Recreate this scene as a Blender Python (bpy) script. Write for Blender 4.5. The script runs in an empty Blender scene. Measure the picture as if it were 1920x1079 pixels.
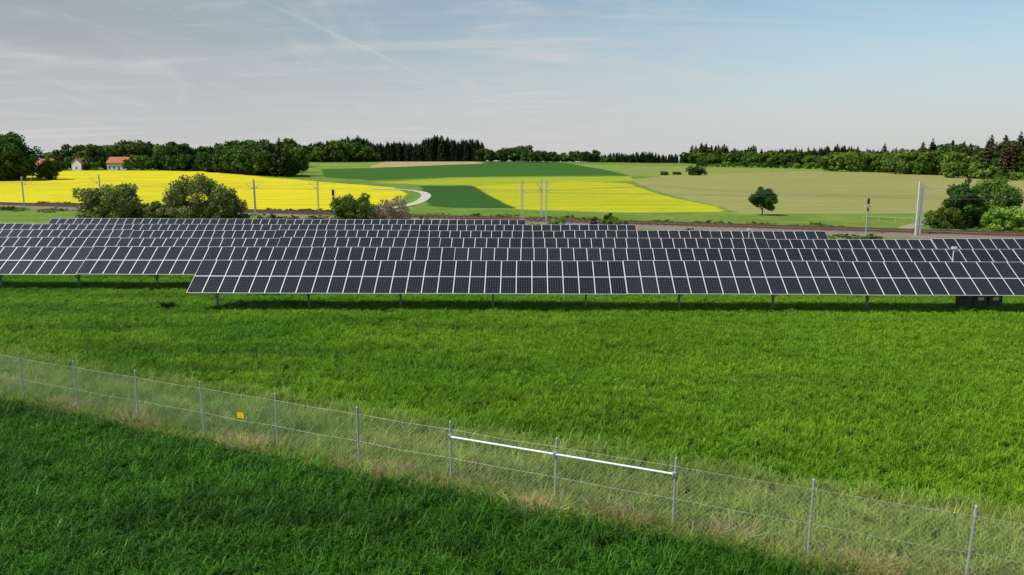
import bpy, math, random
import numpy as np
from mathutils import Vector, Matrix
random.seed(7); rng=np.random.default_rng(7)
scene=bpy.context.scene
COL=scene.collection

# ---------------------------------------------------------------- helpers
def new_mat(name):
    m=bpy.data.materials.new(name); m.use_nodes=True
    m.node_tree.nodes.clear(); return m
class N:
    """tiny node graph helper"""
    def __init__(s,tree): s.t=tree
    def node(s,typ,**kw):
        n=s.t.nodes.new(typ)
        for k,v in kw.items(): setattr(n,k,v)
        return n
    def inp(s,sock,v):
        if v is None: return
        if isinstance(v,bpy.types.NodeSocket): s.t.links.new(v,sock)
        else: sock.default_value=v
    def math(s,op,a,b=None,c=None,clamp=False):
        n=s.node('ShaderNodeMath',operation=op); n.use_clamp=clamp
        s.inp(n.inputs[0],a)
        if b is not None: s.inp(n.inputs[1],b)
        if c is not None: s.inp(n.inputs[2],c)
        return n.outputs[0]
    def mix(s,f,a,b,blend='MIX'):
        n=s.node('ShaderNodeMix',data_type='RGBA',blend_type=blend)
        s.inp(n.inputs[0],f)
        s.inp(n.inputs[6],a if isinstance(a,bpy.types.NodeSocket) else (*a,1) if len(a)==3 else a)
        s.inp(n.inputs[7],b if isinstance(b,bpy.types.NodeSocket) else (*b,1) if len(b)==3 else b)
        return n.outputs[2]
    def noise(s,vec,scale,detail=3,rough=0.55,dist=0.0):
        n=s.node('ShaderNodeTexNoise'); s.inp(n.inputs['Vector'],vec)
        n.inputs['Scale'].default_value=scale; n.inputs['Detail'].default_value=detail
        n.inputs['Roughness'].default_value=rough; n.inputs['Distortion'].default_value=dist
        return n.outputs[0]
    def maprange(s,v,a,b,c=0.0,d=1.0,smooth=False):
        n=s.node('ShaderNodeMapRange'); n.interpolation_type='SMOOTHSTEP' if smooth else 'LINEAR'
        s.inp(n.inputs[0],v)
        for i,x in zip((1,2,3,4),(a,b,c,d)): n.inputs[i].default_value=x
        return n.outputs[0]
    def mapping(s,vec,scale=(1,1,1),rot=(0,0,0)):
        n=s.node('ShaderNodeMapping'); s.inp(n.inputs[0],vec)
        n.inputs['Scale'].default_value=scale; n.inputs['Rotation'].default_value=rot
        return n.outputs[0]
    def attr(s,name):
        n=s.node('ShaderNodeAttribute',attribute_name=name); return n.outputs['Fac']
    def pos(s): return s.node('ShaderNodeNewGeometry').outputs['Position']
    def sep(s,v):
        n=s.node('ShaderNodeSeparateXYZ'); s.inp(n.inputs[0],v); return n.outputs
    def comb(s,x,y,z):
        n=s.node('ShaderNodeCombineXYZ')
        for i,q in enumerate((x,y,z)): s.inp(n.inputs[i],q)
        return n.outputs[0]
    def principled(s,color,rough=0.7,metal=0.0,spec=0.3,bump=None,bstr=0.3,bdist=0.05):
        p=s.node('ShaderNodeBsdfPrincipled')
        s.inp(p.inputs['Base Color'],color if isinstance(color,bpy.types.NodeSocket) else (*color,1))
        s.inp(p.inputs['Roughness'],rough); s.inp(p.inputs['Metallic'],metal)
        p.inputs['Specular IOR Level'].default_value=spec
        if bump is not None:
            b=s.node('ShaderNodeBump'); b.inputs['Strength'].default_value=bstr
            b.inputs['Distance'].default_value=bdist
            s.inp(b.inputs['Height'],bump); s.t.links.new(b.outputs[0],p.inputs['Normal'])
        return p.outputs[0]
    def out(s,sh,world=False):
        o=s.node('ShaderNodeOutputWorld' if world else 'ShaderNodeOutputMaterial')
        s.t.links.new(sh,o.inputs['Surface'])

def simple_mat(name,c,rough=0.6,metal=0.0,var=0.25,scale=3.0,spec=0.4):
    m=new_mat(name); g=N(m.node_tree)
    n=g.noise(g.pos(),scale,4)
    c2=tuple(x*(1-var) for x in c); c3=tuple(min(1,x*(1+var)) for x in c)
    g.out(g.principled(g.mix(n,c2,c3),rough,metal,spec)); return m

def leaf_mat(name,dark,light,transl=0.25,wscale=0.05,rough=0.6):
    m=new_mat(name); g=N(m.node_tree)
    t=g.attr('tint')
    oi=g.node('ShaderNodeObjectInfo')
    c=g.mix(t,dark,light)
    hs=g.node('ShaderNodeHueSaturation')
    g.inp(hs.inputs['Color'],c)
    g.inp(hs.inputs['Value'],g.maprange(oi.outputs['Random'],0,1,0.7,1.35))
    g.inp(hs.inputs['Hue'],g.maprange(oi.outputs['Random'],0,1,0.48,0.515))
    d=g.principled(hs.outputs[0],rough,0,0.2)
    tr=g.node('ShaderNodeBsdfTranslucent'); g.inp(tr.inputs['Color'],hs.outputs[0])
    mx=g.node('ShaderNodeMixShader'); mx.inputs[0].default_value=transl
    g.t.links.new(d,mx.inputs[1]); g.t.links.new(tr.outputs[0],mx.inputs[2])
    g.out(mx.outputs[0]); return m

def mesh_np(name,verts,faces,mats,tint=None,midx=None,smooth=False):
    me=bpy.data.meshes.new(name)
    me.from_pydata([tuple(v) for v in verts],[],[tuple(int(i) for i in f) for f in faces])
    for m in mats: me.materials.append(m)
    if tint is not None:
        a=me.attributes.new('tint','FLOAT','POINT'); a.data.foreach_set('value',np.asarray(tint,dtype=np.float32))
    if midx is not None: me.polygons.foreach_set('material_index',np.asarray(midx,dtype=np.int32))
    if smooth: me.polygons.foreach_set('use_smooth',np.ones(len(me.polygons),dtype=bool))
    me.update(); return me
def obj(name,me,loc=(0,0,0),rot=0,scale=(1,1,1),parent=None):
    o=bpy.data.objects.new(name,me); COL.objects.link(o)
    o.location=loc; o.rotation_euler=(0,0,rot) if not isinstance(rot,tuple) else rot
    o.scale=scale if isinstance(scale,tuple) else (scale,)*3
    if parent: o.parent=parent
    return o
def empty(name,loc=(0,0,0),rot=0):
    return obj(name,None,loc,rot)

class MB:
    """mesh builder for boxes / tubes with material index"""
    def __init__(s): s.v=[];s.f=[];s.m=[]
    def box(s,c,size,mi=0,M=None):
        b=len(s.v); hx,hy,hz=[q/2 for q in size]
        for dx,dy,dz in ((-1,-1,-1),(1,-1,-1),(1,1,-1),(-1,1,-1),(-1,-1,1),(1,-1,1),(1,1,1),(-1,1,1)):
            p=Vector((dx*hx,dy*hy,dz*hz))
            if M: p=M@p
            s.v.append((c[0]+p.x,c[1]+p.y,c[2]+p.z))
        for f in ((0,3,2,1),(4,5,6,7),(0,1,5,4),(1,2,6,5),(2,3,7,6),(3,0,4,7)):
            s.f.append([b+i for i in f]); s.m.append(mi)
    def tube(s,a,b_,r,n=6,mi=0,r2=None):
        a=Vector(a);b_=Vector(b_); d=(b_-a)
        if d.length<1e-6: return
        q=d.normalized().to_track_quat('Z','Y'); r2=r if r2 is None else r2
        base=len(s.v)
        for P,R in ((a,r),(b_,r2)):
            for i in range(n):
                t=2*math.pi*i/n
                p=P+q@Vector((math.cos(t)*R,math.sin(t)*R,0)); s.v.append(tuple(p))
        for i in range(n):
            j=(i+1)%n; s.f.append([base+i,base+j,base+n+j,base+n+i]); s.m.append(mi)
        s.f.append([base+i for i in range(n)][::-1]); s.m.append(mi)
        s.f.append([base+n+i for i in range(n)]); s.m.append(mi)
    def poly(s,pts,mi=0):
        b=len(s.v); s.v+= [tuple(p) for p in pts]; s.f.append(list(range(b,b+len(pts)))); s.m.append(mi)
    def mesh(s,name,mats): return mesh_np(name,s.v,s.f,mats,midx=s.m)

# ---------------------------------------------------------------- terrain
def Hn(x,y):
    x=np.asarray(x,float); y=np.asarray(y,float)
    t=np.maximum(0.0,y-190)
    s=0.0245*t*t/(t+40)+1e-6
    z=(s**-4+13.0**-4)**-0.25
    g=lambda cx,cy,wx,wy:np.exp(-((x-cx)/wx)**2-((y-cy)/wy)**2)
    z=z+3.0*g(-60,720,250,200)+1.3*g(-200,420,120,90)-2.5*g(350,620,250,200)
    k=np.clip((y-200)/100.0,0,1)
    return z+0.4*k*np.sin(x/60)*np.sin(y/50)
def H(x,y): return float(Hn(x,y))

FIELDS=[ # name, polygon
 ('lightgreen_top',[(40,620),(149,616),(239,568),(270,480),(252,448),(81,380),(62,393),(55,516)]),
 ('lightgreen_left',[(-183,545),(-230,800),(-60,800),(-94,490),(-114,444)]),
 ('tan_right',[(54,346),(84,394),(193,500),(252,448),(300,360),(330,250),(200,150),(129,155),(60,154),(47,152),(51,182),(50,242)]),
 ('tan_mid',[(-98,510),(-125,760),(-39,740),(-20,614),(-61,534)]),
 ('green_mid',[(-122,478),(-93,500),(-26,612),(-20,760),(37,760),(63,519),(62,393),(11,390),(-30,379),(-64,343),(-94,375)]),
 ('yellow_strip',[(-60,321),(-29,372),(60,380),(55,336),(22,314),(-15,290),(-34,298)]),
 ('yellow_mid',[(-15,290),(24,336),(49,314),(48,234),(50,182),(46,160),(24,157),(1,170)]),
 ('dark_trap',[(-36,293),(-16,298),(-6,226),(1,174),(-13,174),(-20,182)]),
 ('yellow_left',[(-400,300),(-400,380),(-260,362),(-252,393),(-259,438),(-177,428),(-99,346),(-45,280),(-34,242),(-31,201),(-39,163),(-82,178),(-154,207),(-250,245)]),
]
def sdist(P,poly):
    x,y=P[:,0],P[:,1]; inside=np.zeros(len(P),bool); d=np.full(len(P),1e9)
    n=len(poly)
    for i in range(n):
        x1,y1=poly[i]; x2,y2=poly[(i+1)%n]
        ex,ey=x2-x1,y2-y1; L=ex*ex+ey*ey
        t=np.clip(((x-x1)*ex+(y-y1)*ey)/L,0,1)
        d=np.minimum(d,np.hypot(x-x1-t*ex,y-y1-t*ey))
        if y1!=y2:
            c=((y1>y)!=(y2>y))&(x<(x2-x1)*(y-y1)/(y2-y1)+x1); inside^=c
    return np.where(inside,d,-d)
xs=np.concatenate([[-7000,-4000,-2500,-1500,-1000,-700,-550],np.arange(-450,451,5),[550,700,1000,1500,2500,4000,7000]])
ys=np.concatenate([[-600,-300,-100,-30],np.arange(0,140,10),np.arange(140,800,5),[820,860,920,1000,1200,1500,2000,3000,5000,8000]])
X,Y=np.meshgrid(xs,ys); P=np.stack([X.ravel(),Y.ravel()],1); Z=Hn(P[:,0],P[:,1])
nx,ny=len(xs),len(ys)
V=np.column_stack([P,Z])
idx=np.arange(nx*ny).reshape(ny,nx)
F=np.stack([idx[:-1,:-1].ravel(),idx[:-1,1:].ravel(),idx[1:,1:].ravel(),idx[1:,:-1].ravel()],1)

gm=new_mat('ground_fields'); g=N(gm.node_tree)
pos=g.pos(); px,py,pz=g.sep(pos)
n_big=g.noise(pos,0.012,3); n_mid=g.noise(pos,0.12,4); n_fine=g.noise(pos,1.6,5,0.7)
n_sm=g.noise(pos,0.45,4,0.65)
col=g.mix(g.maprange(n_mid,0.35,0.65),(0.095,0.175,0.016),(0.18,0.23,0.04))
col=g.mix(g.maprange(n_big,0.45,0.62,0,0.6),col,(0.08,0.165,0.014))
col=g.mix(g.maprange(n_sm,0.5,0.7,0,0.6),col,(0.05,0.10,0.015))
edge_n=g.math('MULTIPLY',g.math('SUBTRACT',g.noise(pos,0.06,3),0.5),3.0)
lines=g.node('ShaderNodeTexWave',wave_type='BANDS',bands_direction='X')
lines.inputs['Scale'].default_value=0.018; lines.inputs['Distortion'].default_value=0.6
lines.inputs['Detail Scale'].default_value=0.1
g.inp(lines.inputs['Vector'],g.mapping(pos,rot=(0,0,0.35)))
ln=g.maprange(lines.outputs['Fac'],0.975,1.0,0,0.16)
streak=g.noise(g.mapping(pos,scale=(0.02,0.25,0.1),rot=(0,0,0.3)),1.0,5,0.65)
PAL={
 'lightgreen_top':((0.16,0.215,0.035),(0.24,0.27,0.055)),
 'lightgreen_left':((0.14,0.21,0.025),(0.20,0.26,0.04)),
 'tan_right':((0.225,0.225,0.065),(0.30,0.28,0.095)),
 'tan_mid':((0.34,0.25,0.11),(0.42,0.32,0.15)),
 'green_mid':((0.026,0.092,0.008),(0.055,0.13,0.012)),
 'yellow_strip':((0.22,0.28,0.015),(0.37,0.38,0.02)),
 'yellow_mid':((0.27,0.32,0.010),(0.53,0.46,0.010)),
 'dark_trap':((0.020,0.075,0.007),(0.038,0.10,0.010)),
 'yellow_left':((0.46,0.41,0.008),(0.70,0.58,0.008)),
}
for nm,poly in FIELDS:
    a,b=PAL[nm]
    fc=g.mix(g.maprange(streak,0.35,0.65),a,b)
    fc=g.mix(g.math('MULTIPLY',g.maprange(n_fine,0.4,0.65),0.35),fc,tuple(q*0.7 for q in a))
    fc=g.mix(g.maprange(n_sm,0.5,0.75,0,0.3),fc,tuple(q*0.75 for q in a))
    fc=g.mix(g.maprange(n_big,0.5,0.68,0,0.35),fc,tuple(q*0.85 for q in a))
    if 'tan_right' not in nm: fc=g.mix(ln,fc,tuple(q*0.5 for q in a))
    f=g.maprange(g.math('ADD',g.attr('sd_'+nm),edge_n),-0.6,0.6)
    col=g.mix(f,col,fc)
o=g.math('MULTIPLY',g.math('ADD',g.math('SUBTRACT',py,20.92),g.math('MULTIPLY',px,0.4508)),0.9116)
near=g.maprange(py,88,104,1,0)
crop=g.mix(n_fine,(0.025,0.075,0.008),(0.06,0.14,0.014))
col=g.mix(near,col,crop)
strip=g.math('MULTIPLY',g.maprange(o,-0.9,-0.5),g.maprange(o,4.0,5.0,1,0))
col=g.mix(strip,col,g.mix(n_fine,(0.08,0.15,0.025),(0.18,0.23,0.05)))
bh=g.math('ADD',g.math('MULTIPLY',n_fine,1.0),g.math('MULTIPLY',n_mid,2.0))
g.out(g.principled(col,0.9,0,0.1,bump=bh,bstr=0.6,bdist=0.25))
me=mesh_np('ground',V,F,[gm],smooth=True)
for nm,poly in FIELDS:
    a=me.attributes.new('sd_'+nm,'FLOAT','POINT'); a.data.foreach_set('value',sdist(P,poly).astype(np.float32))
obj('ground',me)

# ---------------------------------------------------------------- grass
def grass_mat(name,a,b,c,transl=0.4,nscale=0.12,dk=0.5,gx=(-15,22),spec=0.22):
    m=new_mat(name); g=N(m.node_tree)
    pos=g.pos(); t=g.attr('tint')
    col=g.mix(t,a,b)
    n1=g.noise(g.mapping(pos,scale=(1,1.8,0.01)),nscale,5,0.6)
    n2=g.noise(g.mapping(pos,scale=(1,1.6,0.01)),0.8,4,0.65)
    n3=g.noise(g.mapping(pos,scale=(0.35,1.6,0.01)),0.22,4,0.6)
    col=g.mix(g.math('MULTIPLY',g.maprange(n1,0.42,0.62),0.75),col,c)
    col=g.mix(g.maprange(n3,0.45,0.64,0,dk),col,tuple(q*0.55 for q in a))
    col=g.mix(g.maprange(n2,0.42,0.66,0,dk),col,tuple(q*0.42 for q in a))
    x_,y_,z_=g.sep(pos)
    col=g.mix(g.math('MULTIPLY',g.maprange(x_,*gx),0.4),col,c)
    d=g.principled(col,0.55,0,spec)
    tr=g.node('ShaderNodeBsdfTranslucent'); g.inp(tr.inputs['Color'],col)
    mx=g.node('ShaderNodeMixShader'); mx.inputs[0].default_value=transl
    g.t.links.new(d,mx.inputs[1]); g.t.links.new(tr.outputs[0],mx.inputs[2])
    g.out(mx.outputs[0]); return m
def blades(name,n,size,h0,h1,w,lean,mat,clump=0.0,nt=0):
    """arching leaf blades; nt>0 groups them into nt plants"""
    if nt:
        c=(rng.random((nt,2))-0.5)*size; k=rng.integers(0,nt,n); hs=0.7+0.6*rng.random(nt)
        p=c[k]+rng.normal(0,0.04,(n,2)); hm=hs[k]
    else:
        p=(rng.random((n,2))-0.5)*size; hm=1.0
    h=(h0+(h1-h0)*rng.random(n))*hm
    if clump>0:
        gx=np.sin(p[:,0]*2*np.pi/size*3+1)*np.sin(p[:,1]*2*np.pi/size*2+2)+0.6*np.sin(p[:,0]*2*np.pi/size*5)*np.sin(p[:,1]*2*np.pi/size*4)
        h*=1+clump*gx
    la=rng.random(n)*2*np.pi; l=lean*(0.3+rng.random(n))*h
    az=la+np.pi/2+rng.normal(0,0.35,n)
    W=w*(0.6+0.7*rng.random(n))
    sx,sy=np.cos(az)*W/2,np.sin(az)*W/2; dxy=np.column_stack([np.cos(la)*l,np.sin(la)*l,np.zeros(n)])
    up=np.column_stack([np.zeros(n),np.zeros(n),h])
    B=np.column_stack([p,np.zeros(n)]); S=np.column_stack([sx,sy,np.zeros(n)])
    M=B+dxy*0.22+up*0.62; M2=B+dxy*0.62+up*0.95; T=B+dxy*1.1+up*(0.80+0.25*rng.random(n))[:,None]
    V=np.empty((n*7,3)); V[0::7]=B-S*0.7; V[1::7]=B+S*0.7; V[2::7]=M-S; V[3::7]=M+S; V[4::7]=M2-S*.75; V[5::7]=M2+S*.75; V[6::7]=T
    i=np.arange(n)*7
    faces=[(a,a+1,a+3,a+2) for a in i]+[(a+2,a+3,a+5,a+4) for a in i]+[(a+4,a+5,a+6) for a in i]
    return mesh_np(name,V,faces,[mat],tint=np.repeat(rng.random(n)**1.3,7))
TS=2.625
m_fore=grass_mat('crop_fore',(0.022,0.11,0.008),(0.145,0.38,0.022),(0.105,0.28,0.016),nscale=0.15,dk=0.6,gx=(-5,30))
m_mid=grass_mat('crop_mid',(0.085,0.26,0.006),(0.20,0.44,0.012),(0.29,0.46,0.020),nscale=0.09,dk=0.6)
m_str=grass_mat('verge_grass',(0.17,0.33,0.03),(0.36,0.49,0.08),(0.44,0.49,0.14),nscale=0.3,dk=0.5)
fore=[blades('crop_f%d'%i,3500,TS*1.06,0.20,0.46,0.026,0.8,m_fore,0.18,nt=330) for i in range(4)]
mid=[blades('crop_m%d'%i,2700,TS*1.06,0.16,0.36,0.026,0.8,m_mid,0.18,nt=260) for i in range(4)]
strp=[blades('verge_g%d'%i,3200,TS*1.06,0.12,0.50,0.016,0.9,m_str,0.4,nt=300) for i in range(4)]
FS=-0.4508
ang=math.atan(FS); ux,uy=math.cos(ang),math.sin(ang); vx,vy=-uy,ux
E_f=empty('crop_grass'); E_m=empty('meadow_grass'); E_s=empty('verge_grass')
for j in range(-14,32):
    oc=-0.75+TS*(j+0.5)
    for i in range(-40,40):
        u=(i+0.5)*TS
        x=0+ux*u+vx*oc; y=20.92+uy*u+vy*oc
        if y<8 or y>67 or abs(x)>0.80*y+7: continue
        if y>56 and x>-16: continue
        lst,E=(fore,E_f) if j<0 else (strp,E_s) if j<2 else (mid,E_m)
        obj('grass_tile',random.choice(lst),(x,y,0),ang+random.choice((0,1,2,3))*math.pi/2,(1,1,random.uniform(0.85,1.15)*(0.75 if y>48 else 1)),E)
def tuft(name,n,r,h,mat,spread=1.0,w=0.012):
    a=rng.random(n)*2*np.pi; rr=r*np.sqrt(rng.random(n))
    B=np.column_stack([np.cos(a)*rr*0.6,np.sin(a)*rr*0.6,np.zeros(n)])
    la=a+rng.normal(0,0.7,n); hh=h*(0.4+0.6*rng.random(n)); L=spread*hh*(0.2+0.8*rng.random(n))
    D=np.column_stack([np.cos(la)*L,np.sin(la)*L,hh*(1-0.35*rng.random(n))])
    sa=rng.random(n)*np.pi*2; S=np.column_stack([np.cos(sa)*w/2,np.sin(sa)*w/2,np.zeros(n)])
    M=B+D*np.array([0.35,0.35,0.65]); T=B+D
    V=np.empty((n*5,3)); V[0::5]=B-S; V[1::5]=B+S; V[2::5]=M-S; V[3::5]=M+S; V[4::5]=T
    i=np.arange(n)*5
    return mesh_np(name,V,[(q,q+1,q+3,q+2) for q in i]+[(q+2,q+3,q+4) for q in i],[mat],tint=np.repeat(rng.random(n),5))
m_dry=leaf_mat('dry_straw',(0.30,0.21,0.11),(0.66,0.48,0.29),0.25)
dry=[tuft('dry_t%d'%i,n_,0.55,0.6,m_dry,1.0,0.012) for i,n_ in enumerate((60,110,170,230))]
tall=[tuft('tall_t%d'%i,200,0.45,0.75,m_str,0.7,0.018) for i in range(3)]
midt=[tuft('mid_t%d'%i,160,0.4,0.50,m_mid,0.7,0.022) for i in range(3)]
fort=[tuft('fore_t%d'%i,150,0.4,0.58,m_fore,0.7,0.024) for i in range(3)]
E=empty('dry_grass')
def fence_pt(i,off=0): return (-20.8+3.15*i-uy*off, 30.3-1.42*i+ux*off)
for k in range(260):
    i=random.uniform(-3,13)
    big_=math.sin(i*2.3)+0.6*math.sin(i*5.1+1)>random.uniform(-0.2,1.2)
    x,y=fence_pt(i,random.gauss(-0.15,0.35)); obj('tuft',random.choice(dry if big_ else dry[:2]),(x,y,0),random.random()*6,random.uniform(0.5,1.25) if big_ else random.uniform(0.35,0.85),E)
for i in (0.95,2.0,5.2,5.35,7.0,7.6,8.25,9.3,9.5,9.7,10.3,10.5,10.9):
    for q in range(5):
        x,y=fence_pt(i+random.uniform(-.3,.3),random.uniform(-0.7,0.3)); obj('tuft',random.choice(dry[1:]),(x,y,0),random.random()*6,random.uniform(0.7,1.4),E)
for k in range(460):
    i=random.uniform(-3,13); x,y=fence_pt(i,random.uniform(-0.6,5.0)); obj('tuft',random.choice(tall),(x,y,0),random.random()*6,random.uniform(0.4,1.0),E_s)
for k in range(14):
    i=random.uniform(-3,13); x,y=fence_pt(i,random.uniform(0.6,3.0)); obj('tuft',random.choice(dry),(x,y,0),random.random()*6,random.uniform(0.5,0.8),E)
for k in range(650):
    y=random.uniform(20,47); x=random.uniform(-0.75,0.75)*y
    oo=(y-20.92+0.4508*x)*0.9116
    if oo>5: obj('tuft',random.choice(midt),(x,y,0),random.random()*6,random.uniform(0.7,1.15),E_m)
for k in range(260):
    y=random.uniform(11,32); x=random.uniform(-0.75,0.75)*y
    oo=(y-20.92+0.4508*x)*0.9116
    if oo<-1.1: obj('tuft',random.choice(fort),(x,y,0),random.random()*6,random.uniform(0.7,1.1),E_f)
m_weed=leaf_mat('weed_leaf',(0.02,0.05,0.015),(0.05,0.09,0.03))
obj('weed_plant',tuft('weed',260,0.35,0.8,m_weed,1.2,0.06),(-24.2,51.0,0))

# ---------------------------------------------------------------- fence
m_steel=simple_mat('galvanised_steel',(0.38,0.40,0.40),0.45,0.3,0.25,8)
m_white=simple_mat('white_tube',(0.75,0.76,0.77),0.4,0.1,0.08,5)
m_wire=simple_mat('fence_wire',(0.46,0.50,0.45),0.5,0.15,0.1,5)
E=empty('chain_link_fence')
PH=2.2
mb=MB()
for i in range(-4,14):
    x,y=fence_pt(i); lx=random.gauss(0.02,0.03); ly=random.gauss(0,0.03)
    mb.tube((x,y,-0.1),(x+lx,y+ly,PH),0.034,8,0)
    mb.tube((x+lx,y+ly,PH),(x+lx,y+ly,PH+0.03),0.04,8,0,0.02)
    for zz in (0.25,1.1,1.95): mb.tube((x+lx*zz/2,y+ly*zz/2,zz-0.02),(x+lx*zz/2,y+ly*zz/2,zz+0.02),0.042,8,0)
obj('posts',mb.mesh('fence_posts',[m_steel]),parent=E)
mb=MB()
a=fence_pt(6,-0.06); b=fence_pt(8,-0.06); mb.tube((a[0],a[1],1.74),(b[0],b[1],1.76),0.030,10,0)
for i in (6,7,8):
    c=fence_pt(i,-0.04); mb.box((c[0],c[1],1.75),(0.1,0.12,0.1),1)
obj('top_rail',mb.mesh('top_rail',[m_white,m_steel]),parent=E)
mb=MB()
L=17*3.455; s0=fence_pt(-4,-0.045)
def fp(s,z,off=0.0): return (s0[0]+ux*s-uy*off,s0[1]+uy*s+ux*off,z)
for z in (0.12,1.05,1.98):
    for k in range(17):
        sag=random.uniform(0.01,0.04)
        a=fp(k*3.455,z); b=fp((k+1)*3.455,z); c=fp((k+.5)*3.455,z-sag)
        mb.tube(a,c,0.0028,4,0); mb.tube(c,b,0.0028,4,0)
zb,zt=0.05,1.96; hh=zt-zb; sp=0.14
s=-hh
while s<L:
    for sgn in (1,-1):
        a0,a1=s,s+hh
        lo=max(0,a0); hi=min(L,a1)
        if hi<=lo: continue
        if sgn==1: z0=zb+(lo-s); z1=zb+(hi-s)
        else: z0=zt-(lo-s); z1=zt-(hi-s)
        mb.tube(fp(lo,z0,0.003*sgn),fp(hi,z1,0.003*sgn),0.0022,3,0)
    s+=sp
obj('mesh_wire',mb.mesh('mesh_wire',[m_wire]),parent=E)
m_yel=simple_mat('sign_yellow',(0.80,0.55,0.02),0.4,0,0.05,2); m_blk=simple_mat('sign_black',(0.02,0.02,0.02),0.5)
mb=MB(); M=Matrix.Rotation(ang,3,'Z')
c=fence_pt(3.55,-0.08); mb.box((c[0],c[1],1.22),(0.30,0.006,0.20),0,M)
c2=fence_pt(3.55,-0.086)
for dz,w in ((0.04,0.13),(-0.04,0.16)):
    mb.box((c2[0],c2[1],1.22+dz),(w,0.004,0.008),1,M)
obj('warning_sign',mb.mesh('warning_sign',[m_yel,m_blk]))

# ---------------------------------------------------------------- solar arrays
pm=new_mat('solar_cells'); g=N(pm.node_tree)
uv=g.node('ShaderNodeUVMap').outputs[0]; u_,v_,_=g.sep(uv)
fu=g.math('ABSOLUTE',g.math('SUBTRACT',g.math('FRACT',g.math('MULTIPLY',u_,6.0)),0.5))
fv=g.math('ABSOLUTE',g.math('SUBTRACT',g.math('FRACT',g.math('MULTIPLY',v_,10.0)),0.5))
gap=g.math('GREATER_THAN',g.math('MAXIMUM',fu,fv),0.484)
dia=g.math('GREATER_THAN',g.math('ADD',fu,fv),0.89)
line=g.math('MAXIMUM',g.math('MULTIPLY',gap,0.33),g.math('MULTIPLY',dia,0.7))
base=g.mix(g.attr('tint'),(0.006,0.006,0.008),(0.016,0.016,0.019))
c=g.mix(line,base,(0.32,0.32,0.33))
g.out(g.principled(c,0.22,0,0.35))
m_alu=simple_mat('aluminium_frame',(0.72,0.73,0.73),0.4,0.2,0.06,2)
m_back=simple_mat('module_back',(0.35,0.35,0.36),0.6)
m_gal=simple_mat('rack_steel',(0.20,0.23,0.23),0.5,0.5,0.2,2)
TILT=math.radians(34); PW=1.075; PL=1.70; HL=1.37
ct,st=math.cos(TILT),math.sin(TILT)
def slope_pt(x,s,n,yo=0,zo=0):
    return (x,yo+s*ct-n*st,HL+zo+s*st+n*ct)
def build_row(y0,x0,x1):
    E=empty('solar_panel_array',(0,y0,0),math.radians(-1.2))
    v=[];f=[];mi=[];tint=[]
    nmod=int((x1-x0)/PW); zo=0;yo=0;tb=0
    for k in range(nmod):
        if k%14==0: zo=random.uniform(-0.06,0.06); yo=random.uniform(-0.02,0.02); tb=random.random()*0.5
        x=x0+k*PW
        tt=random.random()
        for r in (0,1):
            s0_=r*(PL+0.012)
            xa,xb=x+0.004,x+PW-0.004; sa,sb=s0_,s0_+PL-0.008; fr=0.026
            b=len(v)
            jz=random.uniform(-0.005,0.005)
            for n in (-0.04,0.0):
                for X_,S_ in ((xa,sa),(xb,sa),(xb,sb),(xa,sb)): v.append(slope_pt(X_,S_,n,yo,zo+jz))
            for X_,S_ in ((xa+fr,sa+fr),(xb-fr,sa+fr),(xb-fr,sb-fr),(xa+fr,sb-fr)): v.append(slope_pt(X_,S_,0.0,yo,zo+jz))
            for X_,S_ in ((xa+fr,sa+fr),(xb-fr,sa+fr),(xb-fr,sb-fr),(xa+fr,sb-fr)): v.append(slope_pt(X_,S_,-0.004,yo,zo+jz))
            tint+= [tb+tt*0.3+random.random()*0.2]*16
            f.append((b+3,b+2,b+1,b)); mi.append(2)
            for i in range(4):
                j=(i+1)%4
                f.append((b+i,b+j,b+4+j,b+4+i)); mi.append(1)
                f.append((b+4+i,b+4+j,b+8+j,b+8+i)); mi.append(1)
            f.append((b+12,b+13,b+14,b+15)); mi.append(0)
    me=mesh_np('panel_modules',v,f,[pm,m_alu,m_back],tint=tint,midx=mi)
    ul=me.uv_layers.new(name='UVMap'); arr=np.zeros((len(me.loops),2),np.float32)
    q=np.array([[0,0],[1,0],[1,1],[0,1]],np.float32)
    mi=np.array(mi); starts=np.where(mi==0)[0]*4
    for k in range(4): arr[starts+k]=q[k]
    ul.data.foreach_set('uv',arr.ravel())
    obj('modules',me,parent=E)
    mb=MB(); xe=x0+nmod*PW
    for s in (0.35,1.35,2.05,3.05):
        a=slope_pt(x0+0.1,s,-0.14);b=slope_pt(xe-0.1,s,-0.14)
        mb.box(((a[0]+b[0])/2,a[1],a[2]),(b[0]-a[0],0.06,0.07),0)
    x=x0+1.6
    while x<xe:
        p=slope_pt(x,1.35,-0.24)
        mb.box((x,p[1],p[2]/2-0.1),(0.13,0.14,p[2]+0.2),0)
        Mr=Matrix.Rotation(TILT,3,'X'); cc=slope_pt(x,1.72,-0.24)
        mb.box(cc,(0.08,3.1,0.11),0,Mr)
        q1=(x,p[1]+0.03,0.7); q2=slope_pt(x,2.75,-0.26); mb.tube(q1,q2,0.035,5,0)
        q3=slope_pt(x,0.45,-0.24); mb.tube((x,p[1]-0.03,0.75),q3,0.03,5,0)
        x+=6.45
    obj('rack',mb.mesh('rack',[m_gal]),parent=E)
    return E
rows=[(49.4,-22.3,112),(57.6,-95,112),(65.8,-97,112),(74.0,-100,32.6),(82.2,-102,14.5),(90.0,-58.5,1.7)]
for y0,x0,x1 in rows: build_row(y0,x0,x1)
m_cab=simple_mat('cabinet_dark',(0.03,0.03,0.033),0.5); m_cabw=simple_mat('cabinet_white',(0.55,0.55,0.55),0.5)
mb=MB()
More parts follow.
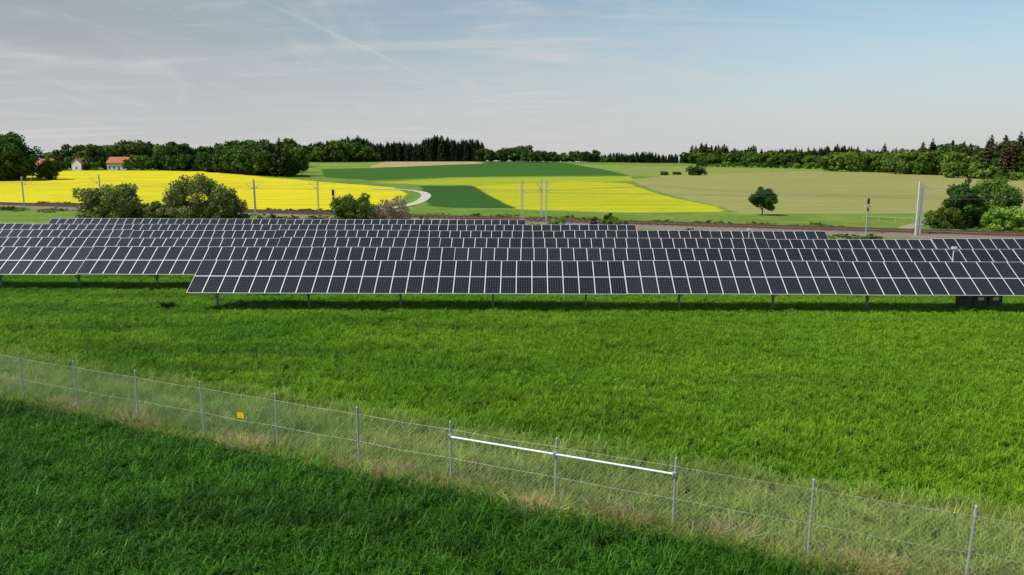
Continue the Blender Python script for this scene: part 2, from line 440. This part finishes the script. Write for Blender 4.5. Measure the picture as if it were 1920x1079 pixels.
for k in range(3):
    mb.box((k*1.0,0,0.85),(0.9,0.45,0.75),0); mb.box((k*1.0,-0.235,1.0),(0.4,0.02,0.22),1 if k else 0)
    for xx in (-0.4,0.4): mb.box((k+xx,0.1,0.25),(0.06,0.06,0.5),0)
mb.box((1.0,0.0,1.28),(3.1,0.6,0.05),0)
obj('inverter_cabinets',mb.mesh('inverter_cabinets',[m_cab,m_cabw]),(31.0,49.9,0),-0.02)
mb=MB(); mb.tube((0,0,0),(0,0,3.7),0.04,6); mb.box((0,-0.05,3.75),(0.35,0.2,0.16)); mb.tube((0,0,3.4),(0.4,0,3.55),0.03)
wm=mb.mesh('weather_sensor',[m_white])
obj('weather_sensor',wm,(33.8,56.3,0)); obj('weather_sensor',wm,(23.3,72.6,0))

# ---------------------------------------------------------------- vegetation
m_bark=simple_mat('bark',(0.09,0.07,0.05),0.9,0,0.4,6)
def crown(n,R,cz,sizes,nclump,squash=0.75,core=0.55,seed=0,low=0.0,boxy=False,cs=1.0):
    rv,ls=sizes; r=np.random.default_rng(seed)
    C=[];RR=[]
    for i in range(nclump):
        d=r.normal(size=3); d/=np.linalg.norm(d)
        if not boxy and d[2]<-0.7: d[2]*=-0.6
        hf=1.0
        if boxy: hf=min(1.6,math.sqrt(max(0,1-abs(d[2])**3.5))/max(0.2,math.sqrt(1-d[2]**2)))
        rad=core+(1-core)*r.random()**0.5
        p=np.array([d[0]*R*rad*hf,d[1]*R*rad*hf,d[2]*rv*rad])
        cr=R*(0.18+0.20*r.random())*cs
        p*= (1-0.28*cr/R)
        p*= 1+0.10*r.normal()
        C.append(p);RR.append(cr)
    C=np.array(C);RR=np.array(RR)
    w=RR**2;k=r.choice(nclump,n,p=w/w.sum())
    d=r.normal(size=(n,3)); d/=np.linalg.norm(d,axis=1)[:,None]
    rad=RR[k]*(0.5+0.62*r.random(n))
    P=C[k]+d*rad[:,None]*np.array([1,1,squash]); P[:,2]+=cz
    m=P[:,2]>low; P=P[m]; k=k[m]; d=d[m]; n=len(P)
    a=r.normal(size=(n,3))
    nn=d+0.8*r.normal(size=(n,3))
    a=np.cross(nn,a); a/=np.linalg.norm(a,axis=1)[:,None]
    b=np.cross(nn,a); b/=np.linalg.norm(b,axis=1)[:,None]
    s=ls*(0.6+0.8*r.random(n))[:,None]
    V=np.empty((n*4,3)); V[0::4]=P-a*s*0.5; V[1::4]=P+b*s*0.36; V[2::4]=P+a*s*0.5; V[3::4]=P-b*s*0.36
    ct_=r.random(nclump); T=np.clip(0.6*ct_[k]+0.4*r.random(n),0,1)
    return V,np.repeat(T,4),C+np.array([0,0,cz])
def tree_mesh(name,R,h,trunk,leafm,n=5000,nclump=30,ls=0.3,seed=0,core=0.45,squash=0.85,barkm=None,tr=None,boxy=False,cs=1.0):
    rv=(h-trunk)/2*0.92; cz=trunk+(h-trunk)/2
    V,T,C=crown(n,R,cz,(rv,ls),nclump,squash,core,seed,low=0.05,boxy=boxy,cs=cs)
    nq=len(V)//4; faces=[(4*i,4*i+1,4*i+2,4*i+3) for i in range(nq)]; mi=[0]*nq
    mb=MB(); tr=tr or max(0.08,h*0.022); r=random.Random(seed)
    top=Vector((r.uniform(-.3,.3),r.uniform(-.3,.3),cz))
    midp=Vector((r.uniform(-.1,.1),0,max(trunk,0.3)))
    mb.tube((0,0,-0.3),midp,tr*1.25,7,0,tr*0.9); mb.tube(midp,top,tr*0.9,7,0,tr*0.45)
    for c in C[::2]:
        s=midp.lerp(top,r.uniform(0.0,0.9)); m_=(s+Vector(c))/2+Vector((0,0,-0.05*h)); mb.tube(s,m_,tr*0.4,4,0,tr*0.25); mb.tube(m_,c,tr*0.25,4,0,tr*0.06)
    b=len(V); V=np.vstack([V,np.array(mb.v)]); faces+=[[b+i for i in f] for f in mb.f]; mi+=[1]*len(mb.f)
    T=np.concatenate([T,np.zeros(len(mb.v))])
    return mesh_np(name,V,faces,[leafm,barkm or m_bark],tint=T,midx=mi)
def conifer_mesh(name,h,R,leafm,n=1400,seed=0,trunk=0.15):
    r=np.random.default_rng(seed)
    z=h*(trunk+(1-trunk)*(1-np.sqrt(r.random(n))))
    rel=(z/h-trunk)/(1-trunk); layer=0.75+0.25*np.cos(rel*np.pi*2*9)
    a=r.random(n)*2*np.pi; rad=R*(1-rel)**0.65*layer*(0.35+0.65*r.random(n)**0.5)
    P=np.column_stack([np.cos(a)*rad,np.sin(a)*rad,z-rad*0.25])
    s=(h*0.06)*(0.6+0.8*r.random(n))[:,None]
    out=np.column_stack([np.cos(a),np.sin(a),-0.35+0.3*r.normal(size=n)]); side=np.column_stack([-np.sin(a),np.cos(a),0.4*r.normal(size=n)])
    V=np.empty((n*4,3)); V[0::4]=P-out*s*.6; V[1::4]=P+side*s*.35; V[2::4]=P+out*s*.6; V[3::4]=P-side*s*.35
    faces=[(4*i,4*i+1,4*i+2,4*i+3) for i in range(n)]; mi=[0]*n
    mb=MB(); mb.tube((0,0,-.3),(0,0,h*0.95),h*0.013,6,0,h*0.004)
    b=len(V); T=np.concatenate([np.repeat(r.random(n),4),np.zeros(len(mb.v))])
    V=np.vstack([V,np.array(mb.v)]); faces+=[[b+i for i in f] for f in mb.f]; mi+=[1]*len(mb.f)
    return mesh_np(name,V,faces,[leafm,m_bark],tint=T,midx=mi)
l_dark=leaf_mat('foliage_dark',(0.018,0.046,0.007),(0.07,0.135,0.016))
l_mid=leaf_mat('foliage_mid',(0.045,0.095,0.012),(0.15,0.24,0.028))
l_light=leaf_mat('foliage_light',(0.09,0.17,0.02),(0.24,0.35,0.045))
l_olive=leaf_mat('foliage_olive',(0.055,0.080,0.018),(0.28,0.30,0.075))
l_brown=leaf_mat('foliage_brown',(0.20,0.15,0.10),(0.40,0.30,0.21))
l_con=leaf_mat('needles',(0.010,0.024,0.007),(0.034,0.060,0.014),0.1)
l_conb=leaf_mat('needles_brown',(0.04,0.04,0.014),(0.11,0.085,0.035),0.1)

dt_=[tree_mesh('far_decid%d'%i,5.6+0.6*(i%3),15,0.6,[l_dark,l_mid,l_dark,l_mid,l_light][i],n=1900,nclump=30,ls=1.25,seed=10+i,core=0.3,boxy=True) for i in range(5)]
dc_=[conifer_mesh('far_conifer%d'%i,18,4.2,l_con,n=1300,seed=30+i,trunk=0.05) for i in range(3)]
dcb=[conifer_mesh('far_conifer_b%d'%i,18,3.6,l_conb,n=1000,seed=40+i,trunk=0.2) for i in range(2)]
def mass(name,pts_fn,count,kinds,smin,smax,parent=None):
    E=parent or empty(name)
    for k in range(count):
        x,y=pts_fn(k/count)
        s=random.uniform(smin,smax)*(1+0.13*math.sin(x/15.0+y/40)+0.08*math.sin(x/6.3+1))
        obj('tree',random.choice(kinds),(x,y,H(x,y)-0.4),random.random()*6.28,(s*random.uniform(.9,1.15),s*random.uniform(.9,1.15),s),E)
    return E
U=random.uniform
def band(xa,ya,xb,yb,depth):
    return lambda t:(xa+(xb-xa)*t+U(-3,3), ya+(yb-ya)*t+U(0,depth))
E=mass('forest',band(-180,735,-30,732,45),280,dc_,0.98,1.25)
mass('',band(-236,740,-175,735,35),110,dc_,0.95,1.15,E)
mass('',band(-180,733,-30,732,3),60,dc_,0.85,1.05,E)
mass('',band(-232,728,-140,715,14),40,dt_[:4],0.75,1.05,E)
mass('',lambda t:(-172+U(-22,22),690+U(-12,12)),16,dt_[:4],1.0,1.35,E)
mass('',lambda t:(-140+U(-8,8),705+U(-8,8)),6,dt_[:2],0.95,1.2,E)
E=mass('tree_line',band(-26,705,14,700,20),30,dt_[:3],0.7,1.1)
mass('',band(14,690,30,690,8),9,dt_[:3],0.6,0.95,E)
mass('',band(30,840,60,830,15),14,dt_[:2],0.7,1.0,E)
mass('',band(60,700,78,700,8),8,dt_[:3],0.5,0.9,E)
mass('',band(-45,800,120,860,20),60,dt_[:3],0.5,0.7,E)
E=mass('forest',band(95,900,240,870,40),200,dc_,0.5,0.72)
mass('',band(190,760,360,700,40),240,dc_+dt_[:2],0.8,1.08,E)
mass('',band(175,740,340,650,14),85,dt_[:2]+dt_[3:4],0.6,1.0,E)
mass('',band(280,610,345,550,20),60,dt_,0.55,0.95,E)
mass('',band(345,560,480,520,30),90,dt_[:3]+dc_,0.8,1.15,E)
E=mass('forest',band(250,490,370,450,30),90,dt_[:4]+dcb,0.85,1.3)
mass('',band(257,420,340,395,24),95,dcb+dc_[:1],0.85,1.0,E)
mass('',band(235,452,264,412,10),32,dt_[1:2]+dt_[3:],0.65,1.0,E)
mass('',band(215,505,262,470,12),34,dt_[1:2]+dt_[3:],0.6,1.0,E)
mass('',band(243,374,300,345,10),48,dcb+dt_[:2],0.85,1.0,E)
mass('',band(228,392,258,362,6),18,dt_[2:],0.4,0.7,E)
hedge=[tree_mesh('hedge%d'%i,3.2,4.5,0.2,[l_light,l_mid,l_dark][i],n=600,nclump=14,ls=0.7,seed=60+i,boxy=True) for i in range(3)]
E=empty('hedgerow')
hp=[(150,612),(189,600),(239,562),(250,450),(248,405),(236,375),(240,345)]
for i in range(len(hp)-1):
    (xa,ya),(xb,yb)=hp[i],hp[i+1]; n=int(math.hypot(xb-xa,yb-ya)/3.0)
    for k in range(n):
        t=k/n; x=xa+(xb-xa)*t+U(-1.5,1.5); y=ya+(yb-ya)*t+U(-2,4); obj('shrub',random.choice(hedge),(x,y,H(x,y)-0.2),U(0,6),U(0.4,1.3),E)
E=mass('tree_belt',band(-300,478,-206,462,16),42,dt_,0.8,1.15)
mass('',band(-290,520,-150,500,20),60,dt_[:4],0.9,1.25,E)
mass('',band(-212,446,-110,372,14),95,dt_[:1]+dt_[2:3]+dt_[:2]+dc_[:1],0.62,0.98,E)
mass('',band(-210,470,-130,420,14),50,dt_[:4],0.85,1.15,E)
mass('',band(-330,560,-180,560,20),40,dt_[:3],0.9,1.2,E)
mass('',lambda t:(-196+U(-6,6),438+U(-4,4)),5,dt_[:1],1.1,1.3,E)
for x,y,s in ((-289,450,.5),(-266,445,.36),(-251,444,.6),(-246,442,.4),(-225,440,.5),(-218,440,.7),(-212,440,.6),(-250,464,1.0),(-268,468,.9)):
    obj('tree',random.choice(dt_[:4]),(x,y,H(x,y)-0.3),U(0,6),s,E)
big=tree_mesh('big_tree',9.5,21,0.2,l_dark,n=13000,nclump=90,ls=0.95,seed=77,core=0.3,boxy=True,cs=0.95)
for x,y,r_,s in ((-221,332,0,1.05),(-238,338,2,1.05),(-231,342,1,1.0),(-208,336,4,0.48),(-229,326,5,0.62)):
    obj('deciduous_tree',big,(x,y,H(x,y)-0.3),r_,s)
def bush(R,h,leafm,n,ls,seed,nclump=40,core=0.35):
    return tree_mesh('shrub',R,h,-0.1*h,leafm,n=n,nclump=nclump,ls=ls,seed=seed,core=core,boxy=True,cs=0.85)
b1=bush(4.6,7.3,l_olive,15000,0.36,101,70); obj('large_shrub',b1,(-67,124,0))
b2=bush(4.7,8.8,l_olive,16000,0.36,102,80); obj('large_shrub',b2,(-52.5,126,0))
b2b=bush(3.5,6.0,l_olive,9000,0.34,103,50); obj('large_shrub',b2b,(-47.8,124,0)); obj('large_shrub',b2b,(-57.4,125,0),2,(1.05,1,0.75))
obj('large_shrub',bush(3.0,4.0,l_mid,6000,0.32,104,30),(-61.5,126,0))
b3=bush(3.8,5.2,l_mid,10000,0.32,105,50); obj('large_shrub',b3,(-23.8,115,0))
b4=bush(2.9,5.6,l_brown,4600,0.24,106,50); obj('bare_shrub',b4,(-18.6,114,0))
sm=[bush(1.6,2.2,l,1300,0.25,110+i,14) for i,l in enumerate((l_mid,l_light,l_dark))]
t1=tree_mesh('field_tree',2.5,6.0,0.6,l_dark,n=11000,nclump=55,ls=0.28,seed=120,core=0.3,boxy=True); obj('deciduous_tree',t1,(50.2,149,0),0,1.0)
t2=tree_mesh('tree_r1',2.5,7.8,0.2,l_dark,n=11000,nclump=55,ls=0.30,seed=121,core=0.3); obj('deciduous_tree',t2,(72.0,119,0))
t3=tree_mesh('tree_r2',3.7,7.4,0.4,l_mid,n=13000,nclump=60,ls=0.32,seed=122,core=0.35,boxy=True); obj('deciduous_tree',t3,(79.0,122,0))
l1=bush(3,3.6,l_light,6000,0.28,123,30); obj('large_shrub',l1,(76,115,0))
obj('large_shrub',b3,(84.5,117,0),1,(1,1,0.75)); obj('large_shrub',b3,(68.8,118,0),3,(0.7,0.7,0.62)); obj('deciduous_tree',t2,(88,118,0),1,0.95)
obj('large_shrub',bush(3,3.2,l_light,5000,0.28,124,30),(81,111,0)); obj('large_shrub',b3,(73.5,120,0),3,(0.8,0.8,0.8)); obj('large_shrub',b1,(91,122,0),3,0.8)
obj('large_shrub',l1,(86,112,0),2,0.7)
fb=bush(5.4,4.6,l_dark,3500,0.6,130,40); obj('large_shrub',fb,(98.6,400,H(98.6,400)-0.2)); obj('shrub',fb,(81.5,400,H(81.5,400)-0.2),1,0.45); obj('shrub',fb,(90,408,H(90,408)-0.2),1,(0.5,0.5,0.35))
E=empty('verge_scrub')
def rail_y(x): return 131-0.42*x
for k in range(420):
    x=U(-125,110); y=rail_y(x)+random.choice((U(-15,-6),U(7,16),U(7,12)))
    if y<98 or 52<x<66: continue
    obj('scrub',random.choice(sm),(x,y,H(x,y)-0.1),U(0,6),(U(.4,1.2),U(.4,1.2),U(.10,0.42)),E)
for px_,py_,s in ((-42,128,1.0),(-40.5,127,0.8),(14,116,1.2),(15.5,115.5,1.0),(17,116,0.8),(-14,118,.8),(7,119,.9),(-58,132,1)):
    obj('scrub',random.choice(sm),(px_,py_,0),U(0,6),s,E)

# ---------------------------------------------------------------- railway
m_bal=simple_mat('ballast',(0.19,0.145,0.115),0.95,0,0.4,2.5,0.1)
m_rail=simple_mat('rail_steel',(0.16,0.09,0.06),0.5,0.4,0.3,1)
m_slp=simple_mat('sleeper',(0.2,0.19,0.18),0.9)
ra=math.atan(-0.42); rx,ry=math.cos(ra),math.sin(ra)
def rp(s,o,z): return (s*rx-o*ry,131+s*ry+o*rx,z)
E=empty('railway_track')
mb=MB()
S0,S1=-215,150
prof=[(-5.6,0.0),(-4.2,0.45),(4.2,0.45),(5.6,0.0)]
n=73
for i in range(n):
    a=S0+(S1-S0)*i/n;b=S0+(S1-S0)*(i+1)/n
    for k in range(3):
        (o1,z1),(o2,z2)=prof[k],prof[k+1]
        mb.poly([rp(a,o1,z1),rp(b,o1,z1),rp(b,o2,z2),rp(a,o2,z2)],0)
obj('ballast',mb.mesh('ballast',[m_bal]),parent=E)
mb=MB(); Mr=Matrix.Rotation(ra,3,'Z')
for tr_ in (-2.1,2.1):
    for go in (-0.72,0.72):
        c=rp((S0+S1)/2,tr_+go,0.62); mb.box(c,(S1-S0,0.07,0.16),0,Mr)
    s=S0
    while s<S1: mb.box(rp(s,tr_,0.49),(0.26,2.5,0.1),1,Mr); s+=1.2
obj('rails_and_sleepers',mb.mesh('rails',[m_rail,m_slp]),parent=E)
m_mast=simple_mat('mast_steel',(0.40,0.42,0.40),0.6,0.1,0.2,1)
m_conc=simple_mat('mast_concrete',(0.48,0.48,0.46),0.8,0,0.12,1)
def mast(x,y,h,arm=1,w=0.12,name='catenary_mast',mat=None):
    mb=MB()
    for sx in (-w,w):
        mb.box((sx,0,h/2),(0.07,0.14,h),0)
    z=0.3
    while z<h-0.4: mb.tube((-w,0,z),(w,0,z+0.35),0.02,4); mb.tube((w,0,z+0.35),(-w,0,z+0.7),0.02,4); z+=0.7
    mb.box((0,0,h),(2*w+0.08,0.16,0.06),0)
    mb.tube((0,0,h*0.72),(0,arm*2.6,h*0.92),0.035,5); mb.tube((0,0,h*0.93),(0,arm*2.6,h*0.92),0.025,5)
    mb.tube((0,arm*0.4,h*0.75),(0,arm*2.9,h*0.72),0.025,5); mb.tube((0,arm*0.5,h*0.76),(0,arm*0.9,h*0.79),0.09,6)
    return obj(name,mb.mesh(name,[mat or m_mast]),(x,y,0),ra)
def on_rail(x,off):
    s=x/rx; q=rp(s,off,0); return q[0],q[1]
for x,off,h in ((-112,-4.9,7.3),(-100,4.9,7.6),(-57,4.9,6.6),(-49,-4.9,7.2),(-41.8,4.9,7.0),(3.6,-4.9,7.4),(3.4,4.9,7.6),(7.6,-4.9,7.4),(-150,4.9,7.3),(100,-4.9,7)):
    q=on_rail(x,off); mast(q[0],q[1],h,-1 if off>0 else 1)
mb=MB()
mb.box((-0.28,0,3.9),(0.26,0.3,7.8),0); mb.box((0.2,0,3.5),(0.22,0.26,7.0),0)
for z in (1.5,3.5,5.5): mb.box((-0.04,0.0,z),(0.3,0.1,0.12),1)
mb.tube((-0.2,0,7.4),(0.9,0,6.9),0.05,5,1); mb.tube((0.3,0,6.8),(3.4,-0.4,6.9),0.04,5,1); mb.tube((0.3,0,5.9),(3.2,-0.4,6.8),0.035,5,1)
mb.tube((3.2,-0.4,6.9),(3.6,-0.4,6.9),0.09,6,1)
obj('catenary_mast',mb.mesh('heavy_mast',[m_conc,m_mast]),(56.4,102.6,0))
def signal(x,y,h,s=1.0):
    mb=MB(); mb.box((0,0,h/2),(0.12,0.12,h),0)
    mb.box((0,-0.1,h-0.6),(0.42*s,0.14,1.0*s),1); mb.box((0,-0.1,h-1.8),(0.32*s,0.12,0.5*s),1)
    mb.box((0,0.15,h-1.35),(0.7,0.6,0.06),0)
    for z in (h-0.3,h-0.6,h-0.9): mb.tube((0,-0.17,z),(0,-0.3,z),0.08,8,1)
    for k in range(int(h/0.4)): mb.tube((0.2,0.1,0.3+k*0.4),(0.5,0.1,0.3+k*0.4),0.015,4,0)
    mb.tube((0.2,0.1,0.2),(0.2,0.1,h-1.5),0.02,4,0); mb.tube((0.5,0.1,0.2),(0.5,0.1,h-1.5),0.02,4,0)
    obj('railway_signal',mb.mesh('railway_signal',[m_mast,m_blk]),(x,y,0))
q=on_rail(-38.5,5.2); signal(q[0],q[1],5.0,1.2)
q=on_rail(52.0,-5.4); signal(q[0],q[1],5.6,0.7)
m_cu=simple_mat('contact_wire',(0.1,0.1,0.1),0.5)
mb=MB()
for tr_ in (-2.1,2.1):
    mb.tube(rp(S0,tr_,5.3),rp(S1,tr_,5.3),0.014,3)
    k=-215
    while k<150:
        pr=None
        for i in range(9):
            t=i/8; p=rp(k+60*t,tr_,5.55+1.1*(2*t-1)**2)
            if pr: mb.tube(pr,p,0.014,3)
            pr=p
        k+=60
obj('overhead_wires',mb.mesh('overhead_wires',[m_cu]))

# ---------------------------------------------------------------- gravel paths
m_grav=simple_mat('gravel',(0.44,0.40,0.34),0.95,0,0.15,0.8,0.1)
m_dirt=simple_mat('dirt',(0.27,0.25,0.17),0.95,0,0.2,0.6,0.1)
def ribbon(name,pts,w,mat,dz=0.08):
    P=[Vector((a,b,0)) for a,b in pts]; P=[P[0]*2-P[1]]+P+[P[-1]*2-P[-2]]
    C=[]
    for i in range(1,len(P)-2):
        for k in range(12):
            t=k/12; a,b,c,d=P[i-1:i+3]
            C.append(0.5*((2*b)+(c-a)*t+(2*a-5*b+4*c-d)*t*t+(3*b-a-3*c+d)*t**3))
    C.append(P[-2]); v=[];f=[]
    for i,c in enumerate(C):
        d=(C[min(i+1,len(C)-1)]-C[max(i-1,0)]).normalized(); nrm=Vector((-d.y,d.x,0))
        for s in (-1,-0.33,0.33,1):
            p=c+nrm*s*w/2*(1+0.06*math.sin(i*1.7)); v.append((p.x,p.y,H(p.x,p.y)+dz))
    for i in range(len(C)-1):
        for j in range(3): b=i*4+j; f.append((b,b+1,b+5,b+4))
    return obj(name,mesh_np(name,v,f,[mat],smooth=True))
ribbon('gravel_path',[(-50,268),(-43,266),(-36,260),(-30.5,249),(-27,234),(-25.5,216),(-25.2,198),(-26.5,182),(-30,168),(-34,158)],3.0,m_grav,0.12)
ribbon('dirt_track',[(150,150),(110,146),(80,135),(66,122),(60.5,114)],2.2,m_dirt,0.10)
mb=MB()
a=Vector((63,133,0)); b=Vector((76,124,0))
for k in range(7):
    p=a.lerp(b,k/6); mb.box((p.x,p.y,0.45),(0.07,0.07,0.9),0)
mb.tube((a.x,a.y,0.88),(b.x,b.y,0.88),0.03,5,0)
obj('guard_rail_fence',mb.mesh('guard_rail_fence',[m_mast]))

# ---------------------------------------------------------------- houses
m_wallw=simple_mat('render_white',(0.62,0.60,0.56),0.9,0,0.06,0.5); m_roof=simple_mat('roof_tiles',(0.34,0.12,0.06),0.85,0,0.25,1.2)
m_win=simple_mat('window_glass',(0.03,0.04,0.05),0.15,0,0.1,1); m_door=simple_mat('door_wood',(0.12,0.06,0.03),0.6)
def house(x,y,L,W,hw,hr,rot,name,hip=0.0):
    E=empty(name,(x,y,H(x,y)-0.2),rot)
    mb=MB(); mb.box((0,0,hw/2),(L,W,hw))
    gx=L/2
    if hip==0:
        for s in (-1,1): mb.poly([(s*gx,-W/2,hw),(s*gx,W/2,hw),(s*gx,0,hw+hr*0.93)])
    obj('walls',mb.mesh('walls',[m_wallw]),parent=E)
    o_=0.6; k=L/2+0.4; rz=hw+hr; ze=hw-0.2; r_=k-hip
    mb=MB()
    mb.poly([(-k,-W/2-o_,ze),(k,-W/2-o_,ze),(r_,0,rz),(-r_,0,rz)]); mb.poly([(k,W/2+o_,ze),(-k,W/2+o_,ze),(-r_,0,rz),(r_,0,rz)])
    if hip:
        mb.poly([(k,-W/2-o_,ze),(k,W/2+o_,ze),(r_,0,rz)]); mb.poly([(-k,W/2+o_,ze),(-k,-W/2-o_,ze),(-r_,0,rz)])
    me_=mb.mesh('roof',[m_roof]); ro=obj('roof',me_,parent=E); sm_=ro.modifiers.new('s','SOLIDIFY'); sm_.thickness=0.2; sm_.offset=1
    mb=MB(); mb.box((L*0.2,0.8,hw+hr*0.95),(0.8,0.8,1.8)); obj('chimney',mb.mesh('chimney',[m_roof]),parent=E)
    mb=MB(); n=max(2,int(L/3))
    for fl in range(max(1,int(hw/2.7))):
        for i in range(n):
            if fl==0 and i==n//2: continue
            xx=-L/2+L*(i+0.5)/n
            for s in (-1,1): mb.box((xx,s*(W/2+0.01),1.6+2.7*fl),(1.1,0.06,1.3))
        for s in (-1,1): mb.box((s*(L/2+0.01),0,1.6+2.7*fl),(0.06,1.1,1.3))
    obj('windows',mb.mesh('windows',[m_win]),parent=E)
    mb=MB(); mb.box((-L/2+L*(n//2+0.5)/n,-W/2-0.01,1.05),(1.1,0.07,2.1)); obj('door',mb.mesh('door',[m_door]),parent=E)
house(-275,443,13,8,3.4,3.6,0.1,'red_roof_house',2.5)
house(-257,446,5.5,7,4.4,2.6,1.3,'white_house')
house(-235,450,12,8,4.4,3.4,-0.1,'red_roof_house')

# ---------------------------------------------------------------- sky & light
SUN_EL=math.radians(52); AZ=math.radians(255.0)
w=bpy.data.worlds.new('World'); scene.world=w; w.use_nodes=True; w.node_tree.nodes.clear(); g=N(w.node_tree)
sky=g.node('ShaderNodeTexSky',sky_type='NISHITA'); sky.sun_disc=False
sky.sun_elevation=SUN_EL; sky.sun_rotation=AZ; sky.air_density=1.0; sky.dust_density=0.6; sky.ozone_density=1.0
d=g.node('ShaderNodeTexCoord').outputs['Generated']; dx,dy,dz=g.sep(d)
den=g.math('ADD',g.math('MAXIMUM',dz,0.0),0.10)
cx=g.math('DIVIDE',dx,den); cy=g.math('DIVIDE',dy,den)
cv=g.comb(cx,cy,0.0)
c1=g.noise(g.mapping(cv,scale=(0.45,0.8,1),rot=(0,0,0.5)),1.0,6,0.55,0.6)
c2=g.noise(g.mapping(cv,scale=(0.55,2.0,1),rot=(0,0,-0.45)),1.0,9,0.60,1.6)
c3=g.noise(g.mapping(cv,scale=(1.7,0.6,1),rot=(0,0,0.8)),1.0,9,0.62,1.4)
wa=g.math('MULTIPLY',g.maprange(c2,0.42,0.74,smooth=True),g.maprange(c1,0.36,0.60,smooth=True))
wb=g.math('MULTIPLY',g.maprange(c3,0.48,0.8,smooth=True),0.38)
wisps=g.math('ADD',g.math('ADD',g.math('MULTIPLY',wa,0.70),wb),g.math('MULTIPLY',g.maprange(c1,0.38,0.72,smooth=True),0.22),clamp=True)
tl=g.math('ABSOLUTE',g.math('SUBTRACT',g.math('SUBTRACT',g.math('ADD',cy,g.math('MULTIPLY',c2,0.15)),g.math('MULTIPLY',cx,3.0)),6.30))
trail=g.math('MULTIPLY',g.math('MULTIPLY',g.maprange(tl,0.0,0.10,1,0,smooth=True),g.maprange(c3,0.36,0.56)),g.math('MULTIPLY',g.maprange(cy,2.6,3.2),g.maprange(cy,4.4,5.1,1,0)))
low=g.maprange(dz,0.25,0.45,1,0,smooth=True)   # veil and wisps faded out above the view to lessen sky fill in shadows
veil=g.math('MULTIPLY',g.maprange(dx,-0.5,0.38,0.80,0.10),low)
wisps=g.math('MULTIPLY',g.math('MULTIPLY',wisps,g.maprange(dx,0.0,0.5,1.0,0.22)),low)
haze=g.maprange(dz,-0.01,0.23,0.92,0.0,smooth=True)
teal=g.mix(0.7,sky.outputs[0],(0.82,1.02,0.94),'MULTIPLY')
skyc=g.mix(veil,teal,(1.85,1.9,1.98))
skyc=g.mix(haze,skyc,(3.85,3.80,3.92))
skyc=g.mix(wisps,skyc,(4.3,4.3,4.25))
skyc=g.mix(g.math('MULTIPLY',trail,0.22),skyc,(4.8,4.8,4.8))
bg=g.node('ShaderNodeBackground'); g.inp(bg.inputs['Color'],skyc); bg.inputs['Strength'].default_value=0.15
g.out(bg.outputs[0],True)
sl=bpy.data.lights.new('sun','SUN'); sl.energy=5.0; sl.angle=math.radians(0.5); sl.color=(1.0,0.95,0.83)
sd=Vector((math.sin(AZ)*math.cos(SUN_EL),math.cos(AZ)*math.cos(SUN_EL),math.sin(SUN_EL)))
so=bpy.data.objects.new('sun',sl); COL.objects.link(so); so.location=(0,0,60); so.rotation_euler=sd.to_track_quat('Z','Y').to_euler()

cam=bpy.data.cameras.new('camera'); cam.lens=26; cam.sensor_width=36; cam.clip_end=20000; cam.clip_start=0.1
co=bpy.data.objects.new('camera',cam); COL.objects.link(co); co.location=(0,0,10); co.rotation_euler=(math.radians(90-9.415),0,0)
scene.camera=co
scene.view_settings.view_transform='Standard'; scene.view_settings.look='None'; scene.view_settings.exposure=0
